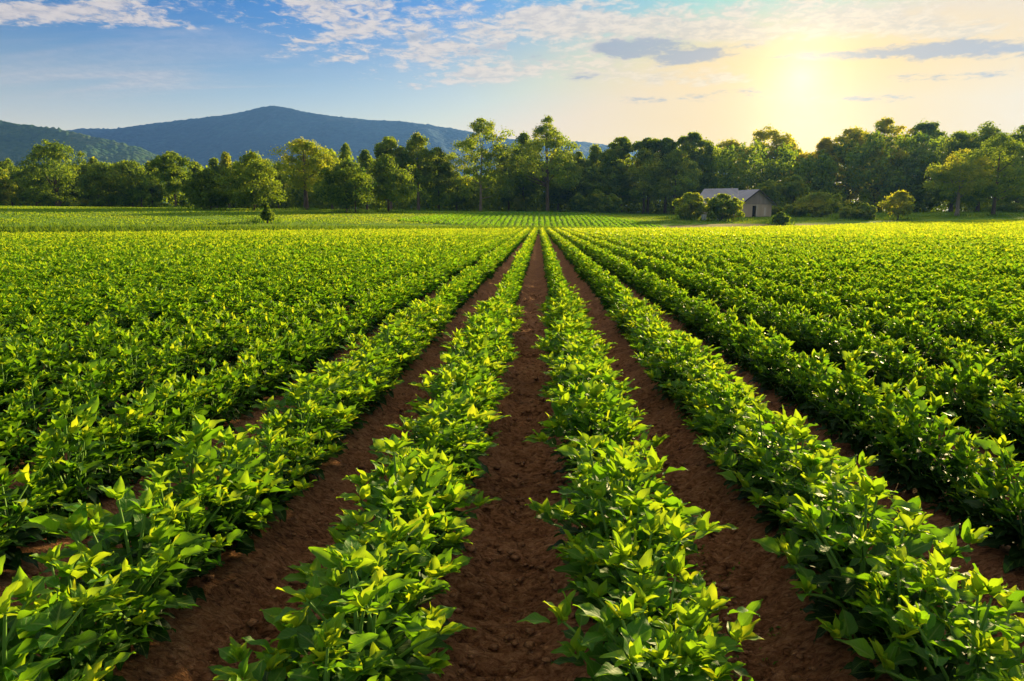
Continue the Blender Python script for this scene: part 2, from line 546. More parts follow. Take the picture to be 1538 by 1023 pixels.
# every plant position
PX, PY, PR = [], [], []
kmin, kmax = int(-86 / S), int(128 / S)
for k in range(kmin, kmax):
    x = X0 + S * (k + 0.5)
    yend = float(edge_y(x)) - 1.1
    y = 0.55 + rng.uniform(0, 0.25)
    lim = max((abs(x) - 5.0) / 0.86 if x > 0 else (abs(x) - 5.0) / 0.92, 0.55)   # a margin beside the frame is kept
    y = max(y, lim + rng.uniform(0, 0.3))
    while y < yend:
        PX.append(x + rng.normal(0, 0.02)); PY.append(y); PR.append(k)
        y += rng.uniform(0.21, 0.29)
PX = np.array(PX); PY = np.array(PY); PR = np.array(PR)
PZ = field_z(PX, PY) - 0.035
u, v, dep = proj(np.stack([PX, PY, PZ + 0.25], 1))
dist = np.hypot(PX, PY)
vis = (u > -90) & (u < W0 + 90) & (v < H0 + 330) & (dep > 0.35)
order = np.argsort(np.where(vis, dist, 1e9))
near_ids = order[:298]
near_mask = np.zeros(len(PX), bool); near_mask[near_ids] = True

ORD = ['first', 'second', 'third', 'fourth', 'fifth', 'sixth', 'seventh', 'eighth', 'ninth', 'tenth', 'eleventh',
       'twelfth', 'thirteenth', 'fourteenth', 'fifteenth', 'sixteenth', 'seventeenth', 'eighteenth']
rank = {}
first_of = {}
proto_objs = {}
for i in near_ids[np.argsort(dist[near_ids])]:
    k = PR[i]
    side = 'right' if k >= 0 else 'left'
    n = k if k >= 0 else -k - 1
    rowname = f'{ORD[n]} row {side} of the central furrow'
    r = rank.get(k, 0); rank[k] = r + 1
    pi = int(rng.integers(0, NPROTO))
    pp, meshes, sm, sm2 = protos[pi]
    lod = 2 if k < -2 or k > 1 else (0 if dist[i] < 6.5 else 1)
    if lod == 2: sm = sm2
    root = empty('crop_plant', (PX[i], PY[i], PZ[i]), rng.choice([0.0, math.pi]) + rng.normal(0, 0.22))
    sc_ = rng.uniform(0.90, 1.28) * (1.05 if dist[i] < 3 else 1.0)
    root.scale = (sc_ * (1.18 if k in (-1, 0) else 1.10 if k in (-2, 1) else 1.0), sc_ * 1.04, sc_ * rng.uniform(1.05, 1.26))
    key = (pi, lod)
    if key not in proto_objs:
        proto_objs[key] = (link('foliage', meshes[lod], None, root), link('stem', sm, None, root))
    else:
        for src in proto_objs[key]:
            c = src.copy(); C.objects.link(c); c.parent = root
    if r < 3:
        lab = ['leafy crop plant nearest the camera, ', 'leafy crop plant second from the camera, ',
               'leafy crop plant third from the camera, '][r] + rowname
    else:
        lab = 'leafy crop plant behind the front three, ' + rowname
    tag(root, lab, 'crop plant', 'crop plants of the ' + rowname)

# the remaining plants: one mesh of leaves
rest = np.where(~near_mask)[0]
Vs, Ts, At, As, Al = [], [], [], [], []
off = 0
for lo_d, hi_d, nl, wmul in ((0, 17, 200, 1.0), (17, 28, 90, 1.02), (28, 45, 50, 1.05), (45, 70, 26, 1.1), (70, 200, 16, 1.15)):
    ids = rest[(dist[rest] >= lo_d) & (dist[rest] < hi_d)]
    if not len(ids): continue
    pid = rng.integers(0, NPROTO, len(ids))
    for q in range(NPROTO):
        sub = ids[pid == q]
        if not len(sub): continue
        pp = protos[q][0]['taper']
        tot = len(pp['L'])
        # keep the upper leaves with priority when thinning
        w = (0.15 + pp['base'][:, 2] * 3) ** (1.0 if nl > 60 else 1.8)
        pick = np.random.default_rng(q).choice(tot, min(nl, tot), replace=False, p=w / w.sum())
        gain = math.sqrt(tot / len(pick)) ** 0.92 * wmul
        a = rng.choice([0.0, math.pi], len(sub)) + rng.normal(0, 0.22, len(sub)); s = rng.uniform(0.98, 1.26, len(sub))
        ca, sa = np.cos(a)[:, None], np.sin(a)[:, None]

        def rotv(vec):
            X, Y, Z = vec[None, :, 0], vec[None, :, 1], vec[None, :, 2]
            return np.stack([X * ca - Y * sa, X * sa + Y * ca, np.broadcast_to(Z, (len(sub), vec.shape[0]))], -1)
        B = rotv(pp['base'][pick]) * s[:, None, None] * np.array([0.92, 1.0, 1.18]) + np.stack([PX[sub], PY[sub], PZ[sub]], 1)[:, None, :]
        D = rotv(pp['d'][pick]); U = rotv(pp['up'][pick])
        n_ = len(sub) * len(pick)
        rep = lambda z: np.tile(z[pick], len(sub))
        sl = np.repeat(s, len(pick)) * gain
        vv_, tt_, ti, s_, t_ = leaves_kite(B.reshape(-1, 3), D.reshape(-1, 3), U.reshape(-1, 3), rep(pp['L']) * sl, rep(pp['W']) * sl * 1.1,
                                           rep(pp['dr']), rep(pp['fo']), np.clip(rep(pp['ti']) + (0.0, 0.04, 0.10, 0.20, 0.26)[(17, 28, 45, 70, 200).index(hi_d)] + rng.normal(0, 0.05, n_), 0, 1))  # yellower with distance: backlight on the far field painted into the tint
        Vs.append(vv_); Ts.append(tt_ + off); off += len(vv_); At.append(ti); As.append(s_); Al.append(t_)
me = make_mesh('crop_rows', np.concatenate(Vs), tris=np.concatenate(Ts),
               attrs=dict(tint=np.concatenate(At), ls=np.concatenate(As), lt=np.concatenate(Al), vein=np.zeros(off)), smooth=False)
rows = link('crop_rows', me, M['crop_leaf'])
tag(rows, 'green rows of leafy crop plants filling the field beyond the nearest plants', 'crops', kind='stuff')

# ------------------------------------------------------------------ young rows on the rise behind the field
Bx, Dx, Lx, Tx_ = [], [], [], []
for k in range(-22, 23):
    x = X0 + S * (k + 0.5)
    tfar = max(0.0, 1 - abs(k) / 23.0)
    ya, yb = 91.5 + 0.3 * max(x, 0), 92 + 62 * tfar ** 0.8
    if yb < ya + 1: continue
    n = int((yb - ya) * 22)
    y = rng.uniform(ya, yb, n)
    Bx.append(np.stack([x + rng.normal(0, 0.10, n), y, T(np.full(n, x), y) + 0.02], 1))
Bx = np.concatenate(Bx); n = len(Bx)
D = nrm(np.stack([rng.normal(0, 0.5, n), rng.normal(0, 0.5, n), np.full(n, 0.8)], 1))
U = rng.normal(0, 1, (n, 3))
v, t, ti, s_, t_ = leaves_kite(Bx, D, U, rng.uniform(0.22, 0.36, n), rng.uniform(0.13, 0.22, n), np.full(n, 0.2), np.full(n, 0.2), np.clip(rng.normal(0.42, 0.10, n), 0, 1))
yr = link('young_crop_rows', make_mesh('young_crop_rows', v, tris=t, attrs=dict(tint=ti, ls=s_, lt=t_, vein=np.zeros(len(ti))), smooth=False), M['crop_leaf'])
tag(yr, 'narrow darker green crop rows climbing the rise beyond the field edge', 'crops', kind='stuff')

# bare strip under the young rows is the meadow itself; grass tufts round it
def tufts(pts, h, wd, tint, name, label, lean=0.35):
    n = len(pts)
    D = nrm(np.stack([rng.normal(0, lean, n), rng.normal(0, lean, n), np.ones(n)], 1))
    U = np.stack([rng.normal(0, 1, n), rng.normal(0, 1, n), rng.normal(0, 0.2, n)], 1)
    v, t, ti, s_, t_ = leaves_kite(pts, D, U, h, wd, rng.uniform(0.0, 0.35, n), np.full(n, 0.15), np.clip(tint, 0, 1))
    o = link(name, make_mesh(name, v, tris=t, attrs=dict(tint=ti), smooth=False), M['grass_blade'])
    tag(o, label, 'grass', kind='stuff')
    return o


n = 190000
gx = rng.uniform(-95, 112, n); dd = rng.uniform(0.3, 1, n) ** 1.6 * 82
gy = edge_y(gx) + dd
ok = (np.abs(np.degrees(np.arctan2(gx, gy)) + 2) < 42)
cl = fbm(gx * 0.10, gy * 0.16, 4, 70)
ok &= cl + rng.normal(0, 0.15, n) > -0.30
on_track = (gx > 14) & (gx < 56) & (dd > 3.5) & (dd < 12) & (rng.random(n) > 0.75)
in_rows = (np.abs(gx + 0.1) < 17 * (1 - np.clip(dd / 70, 0, 1))) & (dd < 66)
ok &= ~on_track & ~in_rows
gx, gy, dd, cl = gx[ok], gy[ok], dd[ok], cl[ok]
n = len(gx)
tufts(np.stack([gx, gy, T(gx, gy) - 0.02], 1), rng.uniform(0.10, 0.22, n), rng.uniform(0.10, 0.22, n),
      0.45 + 0.35 * cl + rng.normal(0, 0.07, n), 'meadow_grass', 'green meadow grass on the rise between the crop field and the trees', 0.7)

n = 46000
gx = rng.uniform(-84, 16, n); dd = rng.uniform(0.2, 5.0, n)
gy = edge_y(gx) + dd
hh = np.interp(gx, [-84, -60, -45, -20, 0, 16], [0.92, 0.92, 0.85, 0.72, 0.55, 0.30]) * rng.uniform(0.6, 1.15, n)
tufts(np.stack([gx, gy, T(gx, gy) - 0.02], 1), hh, rng.uniform(0.05, 0.13, n), 0.28 + rng.normal(0, 0.14, n),
      'tall_grass', 'band of taller green grass along the far left edge of the field', 0.28)

# weeds, clods and straw on the bare furrows
n = 30000
k = rng.integers(-5, 6, n); x = X0 + S * k + rng.normal(0, 0.15, n); y = 0.9 + 14 * rng.random(n) ** 1.8
z = soil_z(x, y)
sz = 0.0025 + 0.020 * rng.random(n) ** 4.5
oct_v = np.array([[1, 0, 0], [-1, 0, 0], [0, 1, 0], [0, -1, 0], [0, 0, 1], [0, 0, -1.0],
                  [.6, .6, .6], [-.6, .6, .5], [.6, -.6, .5], [-.6, -.6, .6]])
oct_f = np.array([[0, 6, 8], [0, 2, 6], [2, 7, 6], [2, 1, 7], [1, 9, 7], [1, 3, 9], [3, 8, 9], [3, 0, 8], [6, 7, 4], [7, 9, 4], [9, 8, 4], [8, 6, 4],
                  [2, 0, 5], [1, 2, 5], [3, 1, 5], [0, 3, 5]])
jit = rng.uniform(0.7, 1.25, (n, 10, 3))
v = oct_v[None] * jit * sz[:, None, None] * np.array([1.2, 1, 0.75]) + np.stack([x, y, z + sz * 0.25], 1)[:, None, :]
f = oct_f[None] + (np.arange(n) * 10)[:, None, None]
cl_ = link('soil_clods', make_mesh('soil_clods', v.reshape(-1, 3), tris=f.reshape(-1, 3), smooth=True), M['clod'])
tag(cl_, 'small crumbs and clods of brown soil scattered in the furrows', 'soil clods', kind='stuff')

n = 700
k = rng.integers(-4, 5, n); x = X0 + S * k + rng.normal(0, 0.14, n); y = 1.0 + 12 * rng.random(n) ** 1.6
z = soil_z(x, y) + 0.004
D = nrm(np.stack([rng.normal(0, 1, n), rng.normal(0, 1, n), rng.normal(0, 0.2, n)], 1))
v, t, ti, s_, t_ = leaves_kite(np.stack([x, y, z], 1), D, np.tile([[0, 0, 1.0]], (n, 1)), rng.uniform(0.012, 0.05, n), rng.uniform(0.003, 0.007, n),
                               rng.normal(0, 0.15, n), np.full(n, 0.5), np.zeros(n))
st = link('straw_bits', make_mesh('straw_bits', v, tris=t, smooth=False), M['straw'])
tag(st, 'pale bits of dried straw lying on the brown furrow soil', 'straw', kind='stuff')

n = 260
cx = np.repeat(rng.uniform(0.62, 0.92, 26), 10); cy = np.repeat(rng.uniform(1.5, 3.6, 26), 10)
x = cx + rng.normal(0, 0.012, n); y = cy + rng.normal(0, 0.012, n); z = soil_z(x, y)
D = nrm(np.stack([rng.normal(0, 0.8, n), rng.normal(0, 0.8, n), np.full(n, 0.7)], 1))
v, t, ti, s_, t_ = leaves_kite(np.stack([x, y, z], 1), D, np.tile([[0, 0, 1.0]], (n, 1)), rng.uniform(0.012, 0.03, n), rng.uniform(0.006, 0.013, n),
                               rng.uniform(0, 0.3, n), np.full(n, 0.3), rng.uniform(0.1, 0.5, n))
wd = link('weeds', make_mesh('weeds', v, tris=t, attrs=dict(tint=ti, ls=s_, lt=t_, vein=np.zeros(len(ti))), smooth=False), M['crop_leaf'])
tag(wd, 'tiny green weeds sprouting in the furrow right of the central rows', 'weeds', kind='stuff')


# ------------------------------------------------------------------ trees
def env(shape, v):
    v = np.clip(v, 0, 1)
    if shape == 'round': return np.sqrt(np.clip(1 - (2 * v - 0.9) ** 2 / 1.25, 0, 1))
    if shape == 'broad': return np.where(v < 0.3, 0.80 + 0.20 * v / 0.3, np.sqrt(np.clip(1 - ((v - 0.3) / 0.7) ** 2, 0, 1)) * 0.97 + 0.03)
    if shape == 'tall': return np.interp(v, [0, 0.12, 0.35, 0.6, 0.85, 1], [0.66, 0.92, 1.0, 0.90, 0.58, 0.20])
    if shape == 'spire': return np.interp(v, [0, 0.15, 0.5, 0.8, 1], [0.8, 1.0, 0.75, 0.45, 0.12])
    if shape == 'open': return np.interp(v, [0, 0.15, 0.5, 0.8, 1], [0.40, 0.65, 0.98, 0.92, 0.40])
    if shape == 'cone': return np.interp(v, [0, 0.1, 1], [0.9, 1.0, 0.05])
    return np.ones_like(v)


def crown_mesh(rg, w, h0, h1, shape, tint, leaf, lpc, fill=1.0, rough=False):
    """leaf clumps spread through the crown's volume; returns mesh and clump centres (local coords)"""
    Hc = h1 - h0
    rc = np.clip(0.15 * w + 0.045 * Hc, 0.22, 1.7)
    nc = int(np.clip(fill * 2.4 * 4 * w * Hc / (np.pi * rc * rc), 10, 120))
    # a few large lobes break the outline
    nl = 12 if rough else 7
    if rough: rc *= 0.72
    la = rg.uniform(0, 6.28, nl); lh = rg.uniform(0.1, 0.95, nl)
    cs, rs = [], []
    while len(cs) < nc:
        v = rg.random() ** 0.9
        e = float(env(shape, np.array(v)))
        if rg.random() > (e + 0.15): continue
        a = rg.uniform(0, 6.28)
        bulge = max(math.exp(-((math.remainder(a - A_, 2 * math.pi)) ** 2) / 0.5 - ((v - H_) / 0.16) ** 2) for A_, H_ in zip(la, lh))
        r = e * (0.30 + 0.70 * rg.random() ** 0.45) * ((0.42 + 0.72 * bulge) if rough else (0.72 + 0.38 * bulge))
        r_c = rc * rg.uniform(0.55, 1.3)
        rad = max(w * r - 0.55 * r_c, 0)
        z = h0 + 0.35 * r_c + v * (Hc - 1.15 * r_c)
        cs.append((math.cos(a) * rad, math.sin(a) * rad, z)); rs.append(r_c)
    # a leader at the very top
    for q_ in range({'spire': 3, 'cone': 3, 'tall': 2}.get(shape, 0)):
        cs.append((rg.normal(0, 0.10) * w * q_, rg.normal(0, 0.10) * w * q_, h1 - rc * (0.62 + 0.75 * q_))); rs.append(rc * (0.6 + 0.15 * q_))
    cs = np.array(cs); rs = np.array(rs)
    N = len(cs) * lpc
    ci = np.repeat(np.arange(len(cs)), lpc)
    dirs = nrm(rg.normal(0, 1, (N, 3)))
    dirs[:, 2] = np.where(dirs[:, 2] < -0.35, -dirs[:, 2] * 0.6, dirs[:, 2])
    rad = rg.random(N) ** 0.33 * (0.78 + 0.40 * rg.random(N) ** 2 + (rg.random(N) > (0.84 if rough else 0.94)) * rg.random(N) * (0.95 if rough else 0.6))
    pos = cs[ci] + dirs * (rad * rs[ci])[:, None] * np.array([1.05, 1.05, 0.9])
    # ragged sprays out of the clumps
    D = nrm(nrm(np.cross(dirs, rg.normal(0, 1, (N, 3)))) + dirs * rg.uniform(-0.1, 0.6, (N, 1)) + np.array([0, 0, -0.2]))
    U = nrm(dirs + rg.normal(0, 0.35, (N, 3)) + np.array([0, 0, 0.25]))
    L = leaf * rg.uniform(0.7, 1.4, N); Wd = L * rg.uniform(0.5, 0.8, N)
    ct = rg.normal(0, 0.10, len(cs))
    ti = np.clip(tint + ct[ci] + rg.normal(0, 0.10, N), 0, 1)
    v, t, tt, s_, t_ = leaves_kite(pos, D, U, L, Wd, rg.uniform(0, 0.3, N), np.full(N, 0.25), ti)
    return make_mesh('crown', v, tris=t, attrs=dict(tint=tt), smooth=False), cs, rs


def trunk_mesh(rg, r0, h0, h1, cs, nlimb=9, fork=0.7):
    top = np.array([0, 0, h0 + (h1 - h0) * fork])
    lean = np.array([rg.normal(0, 0.02), rg.normal(0, 0.02), 0]) * h1
    zs = np.array([-0.3, 0.15, 0.6, 1.5]); zs = np.concatenate([zs[zs < top[2] * 0.4], np.linspace(max(1.6, top[2] * 0.4), top[2], 6)])
    f = np.clip(zs / top[2], 0, 1)
    path = np.stack([lean[0] * f ** 2 + 0.04 * r0 * np.sin(zs), lean[1] * f ** 2, zs], 1)
    rr_ = r0 * (1 - 0.78 * f) * (1 + 0.55 * np.exp(-np.maximum(zs, 0) / (1.2 * r0)))
    parts = [tube(path, rr_, 10)]
    idx = rg.permutation(len(cs))[:nlimb]
    for i in idx:
        c = cs[i]
        zf = np.clip(h0 * 0.85 + (c[2] - h0) * rg.uniform(0.25, 0.7), h0 * 0.7, top[2] * 0.97)
        ff = zf / top[2]
        st = np.array([lean[0] * ff ** 2, lean[1] * ff ** 2, zf])
        q = np.linspace(0, 1, 5)[:, None]
        mid = (st + c) / 2 + np.array([0, 0, -0.12]) * np.linalg.norm(c - st) * rg.uniform(-0.3, 1)
        pth = st * (1 - q) ** 2 + mid * 2 * q * (1 - q) + c * q ** 2
        ra = r0 * (1 - 0.78 * ff) * 0.55
        parts.append(tube(pth, np.linspace(max(ra, 0.03), 0.02, 5), 6))
    v, f_ = join(parts)
    return make_mesh('trunk', v, quads=f_)


tree_seed = [500]
BASES = []


def plant_at(px, depth, base=None):
    p = P(px, 333, depth)
    z = float(T(p[0], p[1]))
    if base is not None:      # slide along the view until the ground meets the wanted height
        best = None
        for dp in np.linspace(depth * 0.8, depth * 1.25, 60):
            q = P(px, 333, dp); zz_ = float(T(q[0], q[1]))
            _, vy, _ = proj([q[0], q[1], zz_])
            e = abs(vy[0] - base) + abs(dp - depth) * 0.004
            if best is None or e < best[0]: best = (e, q, zz_, dp)
        return best[1][0], best[1][1], best[2], best[3]
    return p[0], p[1], z, depth


def tree(name, px, depth, base, top, hw, cb, shape, tint, label, group=None, cat='tree', bark='bark', tr=None, fill=1.0, lpc=100, leaf=None,
         crown='crown', trunk='trunk', multi=None, limbs=9, fork=0.7, reflect=False):
    tree_seed[0] += 1
    rg = np.random.default_rng(tree_seed[0])
    x, y, z, dp = plant_at(px, depth, base)
    h1 = P(px, top, dp)[2] - z
    h0 = max(P(px, cb, dp)[2] - z, 0.05)
    w = hw * dp / FPX * (1.3 if shape in ('tall', 'spire') else 1.18)
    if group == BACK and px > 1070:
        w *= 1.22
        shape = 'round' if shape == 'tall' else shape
        if px < 1330: tint += 0.36  # sun glow on these trees painted in as yellower leaves
    BASES.append((x, y, w, cat))
    if group == EDGE: w *= 1.08
    root = empty(name, (x, y, z))
    if leaf is None: leaf = np.clip(0.0030 * dp * 0.9, 0.16, 0.62)
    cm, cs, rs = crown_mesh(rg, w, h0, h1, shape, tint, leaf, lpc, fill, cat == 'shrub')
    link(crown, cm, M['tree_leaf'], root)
    if tr is None: tr = np.clip(0.020 * h1, 0.05, 0.5)
    if multi:
        for dx in multi:
            m_ = trunk_mesh(rg, tr * 0.75, h0, h1 * 0.8, cs, 4, 0.6)
            link(trunk, m_, M[bark], root, (dx * dp / FPX, rg.uniform(-0.5, 0.5), 0))
    else:
        link(trunk, trunk_mesh(rg, tr, h0, h1, cs, limbs, fork), M[bark], root)
    tag(root, label, cat, group)
    return root


EDGE = 'trees standing along the meadow edge'
BACK = 'trees of the wood behind the meadow'
SHR = 'shrubs round the barn'
# name, px, depth, base, top, halfwidth, crown bottom, shape, tint, label
tree('broadleaf_tree', 2, 128, 316, 246, 20, 312, 'round', 0.55, 'light green tree cut by the left edge of the picture', EDGE)
tree('broadleaf_tree', 90, 130, 320, 209, 51, 306, 'broad', 0.36, 'tallest broad dark tree at the far left with a thick single trunk', EDGE, fill=1.25, tr=0.55, lpc=95)
tree('broadleaf_tree', 163, 128, 320, 240, 30, 315, 'round', 0.38, 'dark low branched tree right beside the broad tallest tree at left', EDGE, multi=(-12, 2), fill=1.2)
tree('broadleaf_tree', 203, 127, 320, 238, 31, 315, 'round', 0.46, 'low spreading tree with brighter right side, left of the slender gap tree', EDGE, multi=(-14, -2, 12), fill=1.2)
tree('slender_tree', 266, 165, 308, 226, 26, 292, 'open', 0.36, 'slender vase shaped tree standing further back in the meadow gap', EDGE, fill=0.9)
tree('broadleaf_tree', 318, 132, 317, 253, 32, 313, 'broad', 0.34, 'small rounded dark tree right of the meadow gap', EDGE, fill=1.2)
tree('broadleaf_tree', 384, 132, 318, 225, 38, 310, 'tall', 0.36, 'dense dark tree left of the yellow green tree, behind the tiny conifer', EDGE, fill=1.25)
tree('conifer', 402, 84, 334, 305, 11.5, 331, 'cone', 0.30, 'tiny dark conifer standing alone on the open meadow', None, leaf=0.17, lpc=60, tr=0.09)
tree('broadleaf_tree', 461, 142, 316, 207, 42, 290, 'open', 0.62, 'yellow green tree with a visible dark trunk, right of centre left', EDGE, fill=1.1, tr=0.42)
tree('broadleaf_tree', 524, 132, 320, 240, 42, 314, 'broad', 0.30, 'broad dark green dome shaped tree on two short trunks', EDGE, multi=(-1, 10), fill=1.35, lpc=95)
tree('broadleaf_tree', 584, 133, 319, 231, 32, 306, 'tall', 0.42, 'dark tree with a golden right side beside the dome shaped tree', EDGE, fill=1.25)
tree('broadleaf_tree', 588, 152, 314, 204, 26, 270, 'open', 0.46, 'left one of two tall tree heads rising behind the golden sided tree', BACK)
tree('broadleaf_tree', 629, 152, 314, 198, 28, 280, 'tall', 0.46, 'right one of two tall tree heads rising behind the golden sided tree', BACK)
tree('broadleaf_tree', 659, 165, 311, 220, 27, 309, 'tall', 0.40, 'hazy green tree filling the gap left of the tall pale trunked tree', BACK, fill=1.3)
tree('tall_tree', 722, 140, 317, 175, 54, 300, 'tall', 0.50, 'very tall full tree with a pale bare trunk base, left of the centre pair', EDGE, bark='pale_bark', tr=0.34, fill=2.1, lpc=110)
tree('broadleaf_tree', 786, 155, 314, 198, 25, 306, 'tall', 0.34, 'dark tree pressed against the left side of the tallest centre tree', BACK, fill=1.2)
tree('tall_tree', 822, 142, 319, 173, 51, 286, 'spire', 0.46, 'tallest tree, at the end of the central furrow, with a long straight trunk', EDGE, tr=0.44, fill=2.1, lpc=100, fork=0.85, limbs=14)
tree('broadleaf_tree', 838, 152, 315, 228, 34, 308, 'tall', 0.36, 'shorter dark tree behind the right side of the tallest centre tree', BACK, fill=1.2)
tree('broadleaf_tree', 884, 150, 315, 250, 27, 311, 'round', 0.40, 'low rounded dark tree right of the tallest centre tree', BACK, fill=1.2)
tree('broadleaf_tree', 912, 172, 312, 222, 24, 300, 'tall', 0.46, 'mid green tree below the left open crowned skyline tree', BACK, fill=1.1)
tree('broadleaf_tree', 932, 182, 311, 205, 22, 240, 'open', 0.46, 'open airy skyline tree rising left of the large bright green tree', BACK, fill=0.75)
tree('broadleaf_tree', 928, 156, 315, 240, 26, 306, 'round', 0.52, 'rounded light topped tree touching the left of the large bright green tree', BACK, fill=1.1)
tree('broadleaf_tree', 966, 142, 318, 222, 38, 303, 'tall', 0.56, 'large bright green tree with a short brown trunk, left of the barn', EDGE, fill=1.3, lpc=95)
tree('broadleaf_tree', 1012, 147, 317, 222, 37, 303, 'tall', 0.55, 'bright green tree joined to the right of the large bright tree', EDGE, fill=1.25)
tree('broadleaf_tree', 972, 184, 311, 206, 17, 240, 'open', 0.44, 'small open crowned skyline tree just above the large bright green tree', BACK, fill=0.8)
tree('broadleaf_tree', 998, 186, 311, 207, 16, 240, 'round', 0.42, 'low skyline crown between the two open crowned skyline trees', BACK, fill=0.8)
tree('broadleaf_tree', 1036, 180, 311, 198, 22, 250, 'open', 0.46, 'open crowned skyline tree above the left roof of the barn', BACK, fill=0.85)
tree('broadleaf_tree', 1088, 172, 314, 205, 30, 312, 'tall', 0.40, 'dark brownish tree directly behind the two roofs', BACK, fill=1.35)
tree('broadleaf_tree', 1142, 172, 314, 187, 31, 300, 'tall', 0.50, 'tall golden lit brown tree behind the barn gable', BACK, fill=1.25)
tree('broadleaf_tree', 1178, 178, 314, 206, 18, 300, 'tall', 0.55, 'narrow golden lit tree left of the bright skyline dip', BACK, fill=1.2)
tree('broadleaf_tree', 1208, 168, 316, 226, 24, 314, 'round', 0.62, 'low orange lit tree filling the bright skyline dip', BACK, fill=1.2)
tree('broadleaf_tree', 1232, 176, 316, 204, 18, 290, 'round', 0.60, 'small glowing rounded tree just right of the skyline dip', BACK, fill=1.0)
tree('broadleaf_tree', 1268, 174, 316, 187, 28, 300, 'tall', 0.52, 'tall golden lit tree right of the skyline dip', BACK, fill=1.2)
tree('broadleaf_tree', 1316, 180, 316, 176, 30, 290, 'tall', 0.46, 'tallest skyline tree in the wood right of the barn', BACK, fill=1.15)
tree('broadleaf_tree', 1310, 156, 319, 206, 48, 314, 'round', 0.46, 'big rounded brownish green tree in front of the wood, behind the bushes', BACK, fill=1.3, lpc=90)
tree('broadleaf_tree', 1376, 180, 318, 178, 32, 290, 'round', 0.42, 'skyline tree above the small young tree', BACK, fill=1.1)
tree('broadleaf_tree', 1372, 166, 319, 222, 34, 314, 'tall', 0.38, 'dark tree directly behind the small young tree', BACK, fill=1.3)
tree('broadleaf_tree', 1426, 176, 319, 194, 28, 312, 'round', 0.38, 'shaded tree between the skyline trees and the yellow tree at right', BACK, fill=1.2)
tree('broadleaf_tree', 1466, 178, 319, 182, 30, 312, 'tall', 0.44, 'skyline tree rising behind the paired trees at right', BACK, fill=1.2)
tree('broadleaf_tree', 1524, 170, 319, 184, 34, 310, 'round', 0.46, 'light green skyline tree at the right edge of the picture', BACK, fill=1.2)
tree('broadleaf_tree', 1436, 142, 325, 222, 40, 296, 'broad', 0.70, 'yellow tree with a pale trunk forking low, left of the paired trees at right', EDGE, bark='pale_bark', tr=0.36, fill=0.95, limbs=12)
tree('broadleaf_tree', 1490, 144, 324, 196, 44, 302, 'tall', 0.44, 'large green tree with a dark trunk, right of the paired trees at right', EDGE, tr=0.36, fill=1.2, lpc=90)
tree('young_tree', 1348, 128, 331, 286, 22, 325, 'round', 0.74, 'small young yellow green tree alone at the right field edge', None, leaf=0.42, lpc=44, tr=0.13, fill=0.75)

# skyline trees of the wood on the left, seen between the nearer crowns
for px, top, hw, ti, lab in (
        (22, 238, 26, 0.40, 'low background tree behind the light green tree at the left edge'),
        (58, 246, 22, 0.36, 'background tree crown left of the tallest broad tree'),
        (136, 246, 22, 0.44, 'background tree crown between the two leftmost dark trees'),
        (150, 236, 16, 0.52, 'pale background crown right of the tallest broad tree'),
        (232, 242, 17, 0.40, 'dark background crown left of the slender gap tree'),
        (300, 242, 18, 0.36, 'dark background crown right of the slender gap tree'),
        (328, 236, 14, 0.38, 'narrow background crown above the small rounded dark tree'),
        (346, 228, 14, 0.58, 'yellow background crown left of the dense dark tree'),
        (420, 246, 18, 0.46, 'background crown between the dense dark tree and yellow green tree'),
        (500, 222, 22, 0.50, 'background crown right of the yellow green tree'),
        (524, 214, 14, 0.46, 'pointed background crown above the dome shaped tree'),
        (552, 224, 18, 0.44, 'background crown between the dome shaped tree and twin heads'),
        (686, 258, 20, 0.34, 'dark background tree low beside the very tall pale trunked tree'),
        (764, 232, 18, 0.34, 'dark background tree between the two tallest trees'),
        (868, 226, 16, 0.48, 'background crown close to the right of the tallest centre tree'),
        (892, 216, 17, 0.48, 'background crown on the skyline right of the far blue ridge'),
        (1060, 212, 18, 0.44, 'background crown on the skyline left of the golden lit brown tree')):
    tree('broadleaf_tree', px, 178 if px > 600 else 170, None, top, hw, 306, 'tall', ti, lab, BACK, fill=1.2, lpc=60)

# shrubs
def shrub(px, depth, base, top, hw, shape, tint, label, cat='shrub', **kw):
    tree('shrub', px, depth, base, top, hw, 400 if base is None else base - 1, shape, tint, label, SHR, cat=cat, crown='foliage', trunk='stem', **kw)


shrub(1034, 134, 330, 290, 28, 'broad', 0.60, 'rounded bright green shrub covering the left end of the grey roofed shed', fill=1.5, leaf=0.34)
shrub(1084, 132, 331, 290, 33, 'broad', 0.56, 'rounded bright green shrub in front of the barn corner', fill=1.5, leaf=0.34)
shrub(1172, 116, 338, 319, 14, 'broad', 0.42, 'small round dark bush at the field edge right of the barn', fill=1.4, leaf=0.22)
shrub(1232, 142, 326, 287, 34, 'broad', 0.66, 'largest golden topped bush right of the barn', fill=1.5, leaf=0.34)
shrub(1200, 145, 326, 303, 20, 'broad', 0.66, 'lower golden bush on the left of the largest bush', fill=1.4, leaf=0.32)
shrub(1166, 150, 325, 309, 12, 'broad', 0.50, 'low bush beside the right wall of the barn', fill=1.3, leaf=0.3)
shrub(1272, 136, 329, 310, 15, 'broad', 0.58, 'low green bush on the right of the largest bush', fill=1.4, leaf=0.3)
shrub(1296, 138, 330, 305, 16, 'broad', 0.56, 'mid sized green bush left of the young tree, right of the low bush', fill=1.4, leaf=0.3)
shrub(780, 148, 316, 291, 9, 'spire', 0.78, 'bright yellow sapling in the dark gap left of the tallest centre tree', cat='sapling', fill=0.7, leaf=0.4)
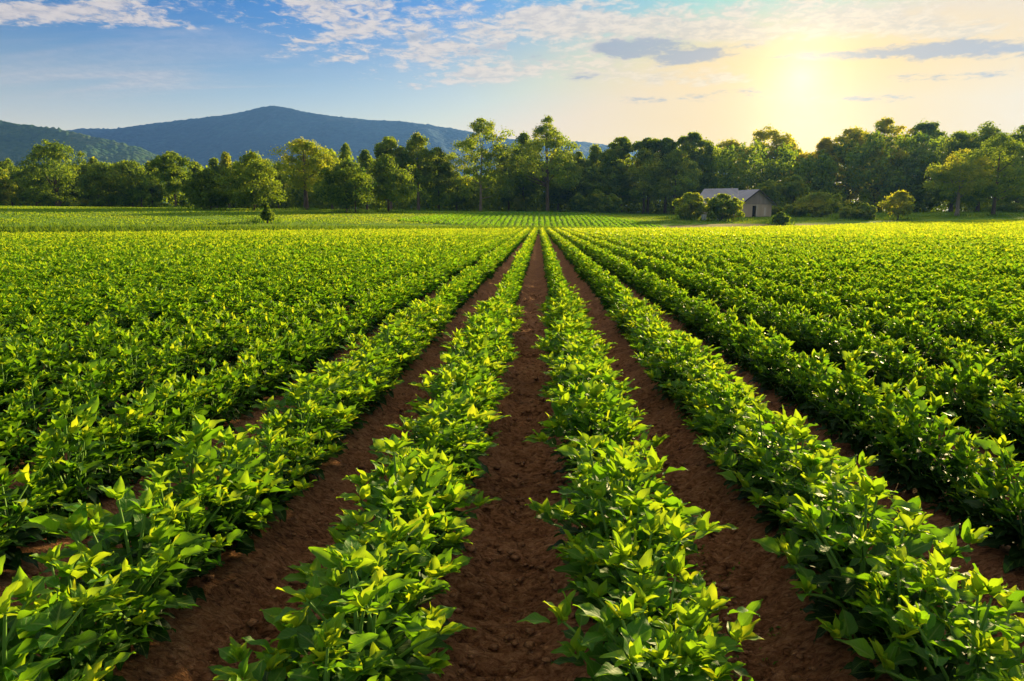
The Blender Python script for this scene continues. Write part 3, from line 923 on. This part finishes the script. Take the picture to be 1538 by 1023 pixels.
for px, top, hw, ti, lab in (
        (868, 292, 16, 0.42, 'low shaded bush under the wood right of the tallest centre tree'),
        (896, 286, 17, 0.46, 'green bush under the wood left of the large bright tree'),
        (918, 292, 14, 0.46, 'rounded bush under the wood beside the large bright tree'),
        (130, 300, 18, 0.56, 'pale bush between the two leftmost dark trees'),
        (1152, 270, 22, 0.56, 'leafy golden bush rising behind the barn gable'),
        (1190, 262, 20, 0.66, 'tall golden bush below the bright skyline dip'),
        (1508, 305, 20, 0.46, 'green bush under the large green tree at right'),
        (1530, 308, 16, 0.44, 'low bush at the right edge under the trees'),
        (242, 306, 12, 0.42, 'low bush at the near end of the meadow gap')):
    shrub(px, 158, None, top, hw, 'broad', ti, lab, fill=1.4)

# rough grass round the feet of trees and shrubs
gp_ = []
for bx_, by_, bw_, bc_ in BASES:
    k_ = int(160 if bc_ in ('shrub', 'sapling') else 110)
    a_ = rng.uniform(0, 6.28, k_); r_ = bw_ * (0.55 + 0.75 * rng.random(k_)) if bc_ == 'shrub' else 0.4 + 2.6 * rng.random(k_)
    gp_.append(np.stack([bx_ + np.cos(a_) * r_, by_ + np.sin(a_) * r_], 1))
gp_ = np.concatenate(gp_)
n = len(gp_)
tufts(np.stack([gp_[:, 0], gp_[:, 1], T(gp_[:, 0], gp_[:, 1]) - 0.02], 1), rng.uniform(0.25, 0.85, n), rng.uniform(0.08, 0.22, n),
      0.40 + rng.normal(0, 0.15, n), 'rough_grass', 'rough unmown grass round the feet of the trees and bushes', 0.35)

# dense wood far behind, one mass
sk = np.array([(-120, 250), (0, 240), (60, 250), (150, 244), (240, 246), (300, 248), (350, 240), (420, 252), (500, 232), (560, 230), (650, 238), (690, 262),
               (760, 246), (800, 236), (880, 230), (930, 226), (1000, 220), (1060, 218), (1100, 214), (1150, 204), (1190, 222), (1212, 232), (1240, 220), (1280, 202),
               (1330, 194), (1400, 196), (1460, 194), (1540, 196), (1680, 205)], float)
n = 6000
px = rng.uniform(-120, 1680, n); dp = rng.uniform(176, 225, n)
fr = rng.random(n) ** 1.25
tp = np.interp(px, sk[:, 0], sk[:, 1]) + 10 * vnoise(px / 22.0, dp * 0.1, 44)
pos = np.zeros((n, 3)); keep = np.ones(n, bool)
for i in range(n):
    p = P(px[i], tp[i] + 8, dp[i])
    zb = float(T(p[0], p[1]))
    pos[i] = (p[0], p[1], zb + 0.2 + fr[i] * max(p[2] - zb - 0.6, 0.1))
    if 236 < px[i] < 292: keep[i] = dp[i] > 205
pos = pos[keep]
n = len(pos); lp = 34
ci = np.repeat(np.arange(n), lp); N = n * lp
rs = rng.uniform(1.0, 2.0, n)
dirs = nrm(rng.normal(0, 1, (N, 3)))
pp_ = pos[ci] + dirs * (rng.random(N) ** 0.5 * rs[ci])[:, None]
L = rng.uniform(0.6, 1.1, N)
v, t, ti, s_, t_ = leaves_kite(pp_, nrm(dirs + rng.normal(0, 0.7, (N, 3))), nrm(dirs + rng.normal(0, 0.5, (N, 3))), L, L * 0.7, np.full(N, 0.2), np.full(N, 0.2),
                               np.clip(0.28 + rng.normal(0, 0.08, n)[ci] + rng.normal(0, 0.08, N), 0, 1))
wood = link('woods', make_mesh('woods', v, tris=t, attrs=dict(tint=ti), smooth=False), M['tree_leaf'])
tag(wood, 'dark mass of woodland foliage filling the gaps behind the separate trees', 'woods', kind='stuff')

# ------------------------------------------------------------------ barn and shed
def box(x0, x1, y0, y1, z0, z1):
    v = np.array([(x0, y0, z0), (x1, y0, z0), (x1, y1, z0), (x0, y1, z0), (x0, y0, z1), (x1, y0, z1), (x1, y1, z1), (x0, y1, z1)], float)
    f = np.array([(0, 3, 2, 1), (4, 5, 6, 7), (0, 1, 5, 4), (1, 2, 6, 5), (2, 3, 7, 6), (3, 0, 4, 7)])
    return v, f


def prism(poly, axis_len, y0):
    """extrude an xz polygon along y"""
    n = len(poly)
    a = np.array([(x, y0, z) for x, z in poly]); b = a + np.array([0, axis_len, 0])
    v = np.concatenate([a, b])
    return v, n


def part(name, pieces, mat, parent):
    v, f = join(pieces)
    return link(name, make_mesh(name, v, quads=f, smooth=False), M[mat], parent)


bx, by, bz, bd = plant_at(1135, 150, 326)
px_m = bd / FPX
barn = empty('barn', (bx, by, bz), R(26))
tag(barn, 'weathered grey wooden barn with gable front and dark doorway among bushes', 'barn')
hw_, eh, ph_, ln_ = 4.0, 2.75, 5.3, 11.0
# gable front: lower wall with a door opening, upper gable cladding a little proud
part('wall', [box(-hw_, -1.05, 0, 0.16, -0.3, eh - 0.2), box(-0.05, hw_, 0, 0.16, -0.3, eh - 0.2), box(-1.05, -0.05, 0.0, 0.16, 2.25, eh - 0.2)], 'wall_board', barn)
gp = np.array([(-hw_ - 0.05, eh - 0.2), (hw_ + 0.05, eh - 0.2), (hw_ + 0.05, eh), (0, ph_), (-hw_ - 0.05, eh)])
gv_ = np.array([(x, -0.06, z) for x, z in gp] + [(x, 0.12, z) for x, z in gp])
me = bpy.data.meshes.new('gable')
me.from_pydata([tuple(p) for p in gv_], [], [(0, 1, 2, 3, 4), (9, 8, 7, 6, 5)] + [(i, i + 5, (i + 1) % 5 + 5, (i + 1) % 5) for i in range(5)])
link('gable', me, M['gable_board'], barn)
part('side_wall', [box(-hw_, -hw_ + 0.16, 0.165, ln_, -0.3, eh - 0.05)], 'side_board_sunlit', barn)
part('side_wall', [box(hw_ - 0.16, hw_, 0.165, ln_, -0.3, eh - 0.05)], 'side_board_sunlit', barn)
part('back_wall', [box(-hw_ + 0.165, hw_ - 0.165, ln_ - 0.16, ln_, -0.3, eh)], 'wall_board', barn)
part('doorway', [box(-1.0, -0.1, 0.3, 0.38, -0.2, 2.25)], 'doorway_shade', barn)  # near-black panel stands in for the shade inside the open doorway
part('door_post', [box(-0.05, 0.12, -0.07, -0.004, 0.0, 2.25)], 'pale_board', barn)
part('pale_plank', [box(2.0, 2.45, -0.07, -0.004, 0.3, 1.9)], 'pale_board', barn)


def roof_slab(hw_, eh, ph_, y0, y1, over, th=0.12):
    k = (ph_ - eh) / hw_
    pcs = []
    for s in (-1, 1):
        xo = s * (hw_ + over); zo = eh - k * over + 0.08; zr = ph_ + 0.08
        v = np.array([(0, y0, zr), (xo, y0, zo), (xo, y1, zo), (0, y1, zr), (0, y0, zr + th), (xo, y0, zo + th), (xo, y1, zo + th), (0, y1, zr + th)], float)
        f = np.array([(0, 1, 2, 3), (4, 7, 6, 5), (0, 4, 5, 1), (1, 5, 6, 2), (2, 6, 7, 3), (3, 7, 4, 0)])
        pcs.append((v, f))
    return pcs


rf = part('roof', roof_slab(hw_, eh, ph_, -0.6, ln_ + 0.4, 0.75), 'roof_metal', barn)
tr_ = roof_slab(hw_, eh - 0.17, ph_ - 0.17, -0.66, -0.60, 0.75, 0.26)
part('fascia', tr_, 'trim_dark', rf)

sx_, sy_, sz_, sd_ = plant_at(1074, 158, 326)
shed = empty('shed', (sx_, sy_, sz_), R(-16))
tag(shed, 'shed with a broad grey metal roof half hidden behind two shrubs', 'shed')
l2, d2, e2, r2 = 3.6, 3.2, 2.6, 5.6
part('wall', [box(-l2, l2, -d2, -d2 + 0.16, -0.3, e2), box(-l2, l2, d2 - 0.16, d2, -0.3, e2),
              box(-l2, -l2 + 0.16, -d2 + 0.165, d2 - 0.165, -0.3, e2), box(l2 - 0.16, l2, -d2 + 0.165, d2 - 0.165, -0.3, e2)], 'wall_board', shed)
me = bpy.data.meshes.new('roof')
o_, hp = 0.5, 1.7
rv = [(-l2 - o_, -d2 - o_, e2), (l2 + o_, -d2 - o_, e2), (l2 + o_, d2 + o_, e2), (-l2 - o_, d2 + o_, e2), (-l2 - o_ + hp, 0, r2), (l2 + o_, 0, r2)]
me.from_pydata(rv, [], [(0, 1, 5, 4), (2, 3, 4, 5), (3, 0, 4), (1, 2, 5), (3, 2, 1, 0)])
link('roof', me, M['roof_metal'], shed)

for px, w_, h_, lab in ((1057, 0.75, 1.0, 'small white wooden box standing between the two bright shrubs'),
                        (1077, 0.42, 0.95, 'narrow white box half hidden under the shrub by the barn')):
    x, y, z, d = plant_at(px, 131, 331)
    bxx = empty('white_box', (x, y, z), R(20))
    tag(bxx, lab, 'box')
    part('body', [box(-w_ / 2, w_ / 2, -0.25, 0.25, 0, h_)], 'white_paint', bxx)
    part('lid', [box(-w_ / 2 - 0.05, w_ / 2 + 0.05, -0.3, 0.3, h_ + 0.002, h_ + 0.08)], 'pale_board', bxx)


# ------------------------------------------------------------------ hills
def ridge(name, pts, depth, foot, mat, seed, tree_amp, label):
    pts = np.array(pts, float)
    pxs = np.linspace(pts[0, 0], pts[-1, 0], 420)
    tops = np.interp(pxs, pts[:, 0], pts[:, 1])
    ker = np.hanning(15); ker /= ker.sum()
    tops = np.convolve(np.pad(tops, 7, mode='edge'), ker, 'valid')
    nr = 70
    g = np.linspace(0, 1, nr)
    V = np.zeros((nr, len(pxs), 3))
    for j, (px, tp) in enumerate(zip(pxs, tops)):
        pt = P(px, tp, depth)
        dirn = nrm(pt[:2])
        hgt = pt[2] - 2
        for i, q in enumerate(g):
            if q < 0.72:
                f = q / 0.72
                V[i, j, :2] = pt[:2] - dirn * foot * (1 - f)
                V[i, j, 2] = 2 + hgt * (f ** 1.35)
            else:
                f = (q - 0.72) / 0.28
                V[i, j, :2] = pt[:2] + dirn * foot * 0.2 * f
                V[i, j, 2] = 2 + hgt * (1 - f ** 1.3)
    hh = V[..., 2] - 2
    fold = fbm(V[..., 0] / (foot * 0.22) + seed, V[..., 1] / (foot * 0.5), 5, seed)
    top_fade = 1 - np.exp(-((g - 0.72) / 0.10) ** 2)[:, None]
    V[..., 2] += fold * 0.34 * hh * top_fade
    V[..., 2] += tree_amp * np.abs(fbm(V[..., 0] * 0.075, V[..., 1] * 0.075, 3, seed + 3)) * 2
    V[..., 2] -= (hh < 1) * 6
    o = link(name, make_mesh(name, V.reshape(-1, 3), grid_faces(nr, len(pxs))), M[mat])
    tag(o, kind='structure')
    return o


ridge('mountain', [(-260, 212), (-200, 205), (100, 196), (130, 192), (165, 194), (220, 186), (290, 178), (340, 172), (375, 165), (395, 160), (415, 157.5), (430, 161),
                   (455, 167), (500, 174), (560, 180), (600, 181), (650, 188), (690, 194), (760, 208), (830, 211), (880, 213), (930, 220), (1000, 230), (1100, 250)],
      3000, 1250, 'mountain_forest_hazed', 3, 4.4, 'm')
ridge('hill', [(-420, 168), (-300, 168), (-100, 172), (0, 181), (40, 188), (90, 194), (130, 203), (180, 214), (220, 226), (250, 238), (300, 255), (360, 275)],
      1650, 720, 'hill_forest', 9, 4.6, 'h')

# ------------------------------------------------------------------ haze
HZ = 0.00011
hb = [(-3500, -700, -1.8), (2300, -700, -1.8), (2300, 3560, -1.8), (-3500, 3560, -1.8)]
hv = np.array(hb + [(x, y, 600) for x, y, _ in hb], float)
hz = link('haze', make_mesh('haze', hv, quads=np.array([(0, 3, 2, 1), (4, 5, 6, 7), (0, 1, 5, 4), (1, 2, 6, 5), (2, 3, 7, 6), (3, 0, 4, 7)]), smooth=False), None)
m, nt = material('haze_air')
pv = nt.new('ShaderNodeVolumePrincipled')
pv.inputs['Color'].default_value = (0.15, 0.36, 1.0, 1)
pv.inputs['Density'].default_value = HZ
pv.inputs['Anisotropy'].default_value = 0.35
o = nt.new('ShaderNodeOutputMaterial'); nt.l.new(pv.outputs[0], o.inputs['Volume'])
hz.data.materials.append(m)
tag(hz, kind='stuff')
hz['label'] = 'pale blue haze in the air over the far hills'
hz['category'] = 'haze'

# ------------------------------------------------------------------ sun and sky
sd = nrm(ray(1204, 116))
SEL = math.asin(sd[2]) + R(3.4); SAZ = math.atan2(sd[0], sd[1]) + R(14)
sun = bpy.data.objects.new('sun', bpy.data.lights.new('sun', 'SUN')); C.objects.link(sun)
sun.data.energy = 5.0; sun.data.angle = R(2.0); sun.data.color = (1.0, 0.77, 0.36)
sl = np.array([math.sin(SAZ) * math.cos(SEL), math.cos(SAZ) * math.cos(SEL), math.sin(SEL)])
sun.rotation_euler = Vector(-sl).to_track_quat('-Z', 'Y').to_euler()

w = bpy.data.worlds.new('World'); sc.world = w; w.use_nodes = True
nt = NT(w.node_tree)
sky = nt.new('ShaderNodeTexSky', sky_type='NISHITA')
sky.sun_disc = False; sky.sun_elevation = SEL; sky.sun_rotation = SAZ
sky.air_density = 1.2; sky.dust_density = 2.2; sky.ozone_density = 2.0; sky.altitude = 0
dirv = nt.new('ShaderNodeTexCoord').outputs['Generated']
sep = nt.new('ShaderNodeSeparateXYZ'); nt.l.new(dirv, sep.inputs[0])
dx, dy, dz = sep.outputs
az = nt.m('MULTIPLY', nt.m('ARCTAN2', dx, dy), 180 / math.pi)
el = nt.m('MULTIPLY', nt.m('ARCSINE', dz), 180 / math.pi)


def azel(px, py):
    r = nrm(ray(px, py)); return math.degrees(math.atan2(r[0], r[1])), math.degrees(math.asin(r[2]))


def blob(px, py, rx, ry, rot, amp=1.0, nz=None):
    a0, e0 = azel(px, py); kx = 18.0 / (rx)   # pixels per degree near the frame centre are about 18
    ky = 18.0 / ry
    c, s = math.cos(R(rot)), math.sin(R(rot))
    a = nt.m('SUBTRACT', az, a0); e = nt.m('SUBTRACT', el, e0)
    u = nt.m('MULTIPLY', nt.m('MULTIPLY_ADD', a, c, nt.m('MULTIPLY', e, -s)), kx)
    v = nt.m('MULTIPLY', nt.m('MULTIPLY_ADD', a, s, nt.m('MULTIPLY', e, c)), ky)
    q = nt.m('MULTIPLY_ADD', u, u, nt.m('MULTIPLY', v, v))
    return nt.m('MULTIPLY', nt.m('EXPONENT', nt.m('MULTIPLY', q, -1.0)), amp)


def total(bl):
    r = bl[0]
    for b in bl[1:]: r = nt.m('ADD', r, b)
    return r


# cloud layer noise laid out on a flat layer high above
inv = nt.m('DIVIDE', 1.0, nt.m('MAXIMUM', nt.m('ADD', dz, 0.10), 0.02))
cv = nt.new('ShaderNodeCombineXYZ')
nt.set(cv.inputs[0], nt.m('MULTIPLY', dx, inv)); nt.set(cv.inputs[1], nt.m('MULTIPLY', dy, inv)); cv.inputs[2].default_value = 0.3
cn = nt.noise(cv.outputs[0], 5.0, 8, 0.62, 0.35)
cn2 = nt.noise(cv.outputs[0], 17.0, 6, 0.65, 0.4)
mp = nt.new('ShaderNodeMapping'); mp.inputs['Rotation'].default_value = (0, 0, R(-35)); mp.inputs['Scale'].default_value = (0.5, 2.6, 1)
nt.l.new(cv.outputs[0], mp.inputs[0])
cw = nt.noise(mp.outputs[0], 1.6, 7, 0.6, 0.6)
body = nt.m('ADD', nt.m('MULTIPLY', nt.m('SUBTRACT', cn, 0.5), 3.6), nt.m('MULTIPLY', nt.m('SUBTRACT', cn2, 0.5), 3.2))

bright = total([blob(470, 8, 110, 22, -8), blob(600, 30, 150, 24, -10, 1.1), blob(690, 70, 120, 22, -14, 1.1), blob(760, 108, 80, 14, -6, 0.8), blob(880, 48, 110, 24, 4, 1.1), blob(1010, 40, 120, 18, 6),
                blob(1330, 36, 90, 10, 8, 1.1), blob(150, 14, 120, 16, -10, 0.9), blob(225, 33, 60, 8, -4, 0.7), blob(480, 62, 60, 8, -18, 0.8), blob(520, 86, 40, 6, -10, 0.7),
                blob(1240, 14, 150, 20, 6, 0.9), blob(960, 100, 200, 16, 4, 0.6), blob(40, 20, 70, 10, -10, 0.7), blob(1130, 52, 120, 12, 6, 0.9), blob(1440, 48, 110, 10, 5, 0.8), blob(820, 20, 90, 9, -8, 0.6), blob(1000, 118, 160, 9, 3, 0.7), blob(700, 120, 110, 8, -6, 0.6)])
wisp = total([blob(90, 122, 170, 14, -7, 0.9), blob(230, 110, 110, 32, -14, 0.6), blob(300, 128, 120, 8, -4, 0.7), blob(120, 70, 140, 26, -18, 0.6), blob(360, 70, 120, 20, 10, 0.35), blob(1400, 10, 130, 14, 4, 0.7),
              blob(60, 200, 400, 40, 0, 0.15)])
dark = total([blob(1210, 86, 60, 6, 4, 0.6), blob(1400, 116, 120, 7, 3, 0.6), blob(1000, 150, 110, 6, 2, 0.45), blob(640, 52, 70, 7, -12, 0.5),blob(985, 70, 66, 15, 5, 1.2), blob(925, 76, 30, 9, 10, 0.9), blob(1030, 90, 40, 9, -4, 0.8), blob(1090, 76, 60, 8, -4, 0.6), blob(720, 74, 80, 9, -10, 0.6), blob(810, 86, 50, 10, 0, 0.6),
              blob(1330, 78, 90, 9, 5, 0.75), blob(1470, 72, 90, 13, 5, 0.9), blob(1110, 138, 50, 6, 0, 0.7), blob(1290, 148, 90, 7, 3, 0.65), blob(880, 115, 60, 7, 0, 0.5)])
bm = nt.ramp(nt.m('ADD', bright, nt.m('MULTIPLY', body, 0.85)), 0.38, 1.25)
bm = nt.m('MULTIPLY', bm, nt.ramp(bright, 0.05, 0.35))
wm = nt.m('MULTIPLY', nt.m('MULTIPLY', wisp, nt.ramp(cw, 0.35, 0.75)), 0.6)
dm = nt.ramp(nt.m('ADD', dark, nt.m('MULTIPLY', body, 0.55)), 0.35, 1.0)
dm = nt.m('MULTIPLY', dm, nt.ramp(dark, 0.05, 0.4))

# glow round the sun seen through thin high cloud
vd = nt.new('ShaderNodeVectorMath', operation='DOT_PRODUCT'); nt.l.new(dirv, vd.inputs[0]); vd.inputs[1].default_value = tuple(sd)
sang = nt.m('MULTIPLY', nt.m('ARCCOSINE', nt.m('MINIMUM', vd.outputs['Value'], 1.0)), 180 / math.pi)
g_core = nt.m('EXPONENT', nt.m('MULTIPLY', nt.m('POWER', nt.m('DIVIDE', sang, 2.2), 1.1), -1.0))
g_mid = nt.m('EXPONENT', nt.m('MULTIPLY', nt.m('DIVIDE', sang, 9.0), -1.0))
ga, ge = azel(1230, 130)
qa = nt.m('DIVIDE', nt.m('SUBTRACT', az, ga), 23.0); qe = nt.m('DIVIDE', nt.m('SUBTRACT', el, ge), 15.0)
g_wide = nt.m('EXPONENT', nt.m('MULTIPLY', nt.m('MULTIPLY_ADD', qa, qa, nt.m('MULTIPLY', qe, qe)), -1.0))

SKY = 0.05
hs = nt.new('ShaderNodeHueSaturation'); hs.inputs['Saturation'].default_value = 1.5; hs.inputs['Value'].default_value = 1.0
nt.l.new(sky.outputs[0], hs.inputs['Color'])
zen = nt.ramp(el, 4.0, 17.5)
base = nt.mix(1.0, hs.outputs[0], nt.mix(zen, (0.8, 1.05, 1.2), (0.0, 0.50, 1.16)), 'MULTIPLY')
base = nt.mix(1.0, base, (5.5, 5.4, 6.0), 'DARKEN')
horizon = nt.m('EXPONENT', nt.m('MULTIPLY', nt.m('POWER', nt.m('DIVIDE', nt.m('MAXIMUM', el, 0.0), 7.6), 2.1), -1.0))


def addc(a, f, col):
    return nt.mix(f, a, nt.mix(1.0, a, col, 'ADD'))


skyc = base
skyc = nt.mix(nt.m('MULTIPLY', horizon, 0.85), skyc, (12.6, 9.8, 6.4))
warm = (10.0, 5.8, 0.0)
g_wide = nt.m('MULTIPLY', g_wide, nt.ramp(el, 11.0, 17.5, 1.0, 0.35))
skyc = nt.mix(nt.m('MULTIPLY', g_wide, 0.95), skyc, warm)
cloud_col = nt.mix(g_wide, (6.9, 5.9, 5.1), (9.4, 6.5, 2.6))
cloud_col = nt.mix(nt.ramp(cn2, 0.38, 0.62), nt.mix(1.0, cloud_col, (0.74, 0.76, 0.82), 'MULTIPLY'), cloud_col)
skyc = nt.mix(nt.m('MULTIPLY', wm, 0.75), skyc, cloud_col)
skyc = nt.mix(nt.m('MULTIPLY', bm, 0.92), skyc, cloud_col)
dark_col = nt.mix(g_wide, (1.8, 2.4, 3.4), (3.8, 2.9, 2.2))
skyc = nt.mix(nt.m('MULTIPLY', dm, 0.88), skyc, dark_col)
# added bright cloud overhead, unseen above the frame, to fill furrows with light
over = nt.m('MULTIPLY', nt.ramp(el, 22.0, 42.0), nt.ramp(cn, 0.34, 0.60, 0.35, 1.0))
skyc = nt.mix(nt.m('MULTIPLY', over, 0.80), skyc, (11.5, 9.8, 7.6))
glow = nt.new('ShaderNodeMix', data_type='RGBA', blend_type='ADD'); glow.inputs[0].default_value = 1.0
nt.l.new(skyc, glow.inputs[6])
gsum = nt.m('ADD', nt.m('ADD', nt.m('MULTIPLY', g_core, 9.0), blob(1210, 203, 70, 40, 0, 3.0)), nt.m('MULTIPLY', g_mid, 0.9))
gc = nt.new('ShaderNodeMix', data_type='RGBA', blend_type='MULTIPLY'); gc.inputs[0].default_value = 1.0
cmb = nt.new('ShaderNodeCombineColor')
for i in range(3): nt.l.new(gsum, cmb.inputs[i])
nt.l.new(cmb.outputs[0], gc.inputs[6]); gc.inputs[7].default_value = (1.0, 0.80, 0.42, 1)
nt.l.new(gc.outputs[2], glow.inputs[7])
bg = nt.new('ShaderNodeBackground'); nt.l.new(nt.mix(1.0, glow.outputs[2], (0.80, 0.80, 0.80), 'MULTIPLY'), bg.inputs[0]); bg.inputs[1].default_value = SKY
wo = nt.new('ShaderNodeOutputWorld'); nt.l.new(bg.outputs[0], wo.inputs['Surface'])
w.cycles.sampling_method = 'MANUAL'; w.cycles.sample_map_resolution = 1024

# ------------------------------------------------------------------ render settings
sc.render.engine = 'CYCLES'
sc.view_settings.view_transform = 'Standard'; sc.view_settings.look = 'None'
sc.view_settings.gamma = 1.0; sc.view_settings.use_curve_mapping = False
sc.view_settings.exposure = 1.62
cy = sc.cycles
cy.max_bounces = 7; cy.diffuse_bounces = 4; cy.glossy_bounces = 2; cy.transmission_bounces = 4; cy.volume_bounces = 0
cy.transparent_max_bounces = 8
cy.use_denoising = True
cy.sample_clamp_indirect = 6.0
cy.caustics_reflective = False; cy.caustics_refractive = False
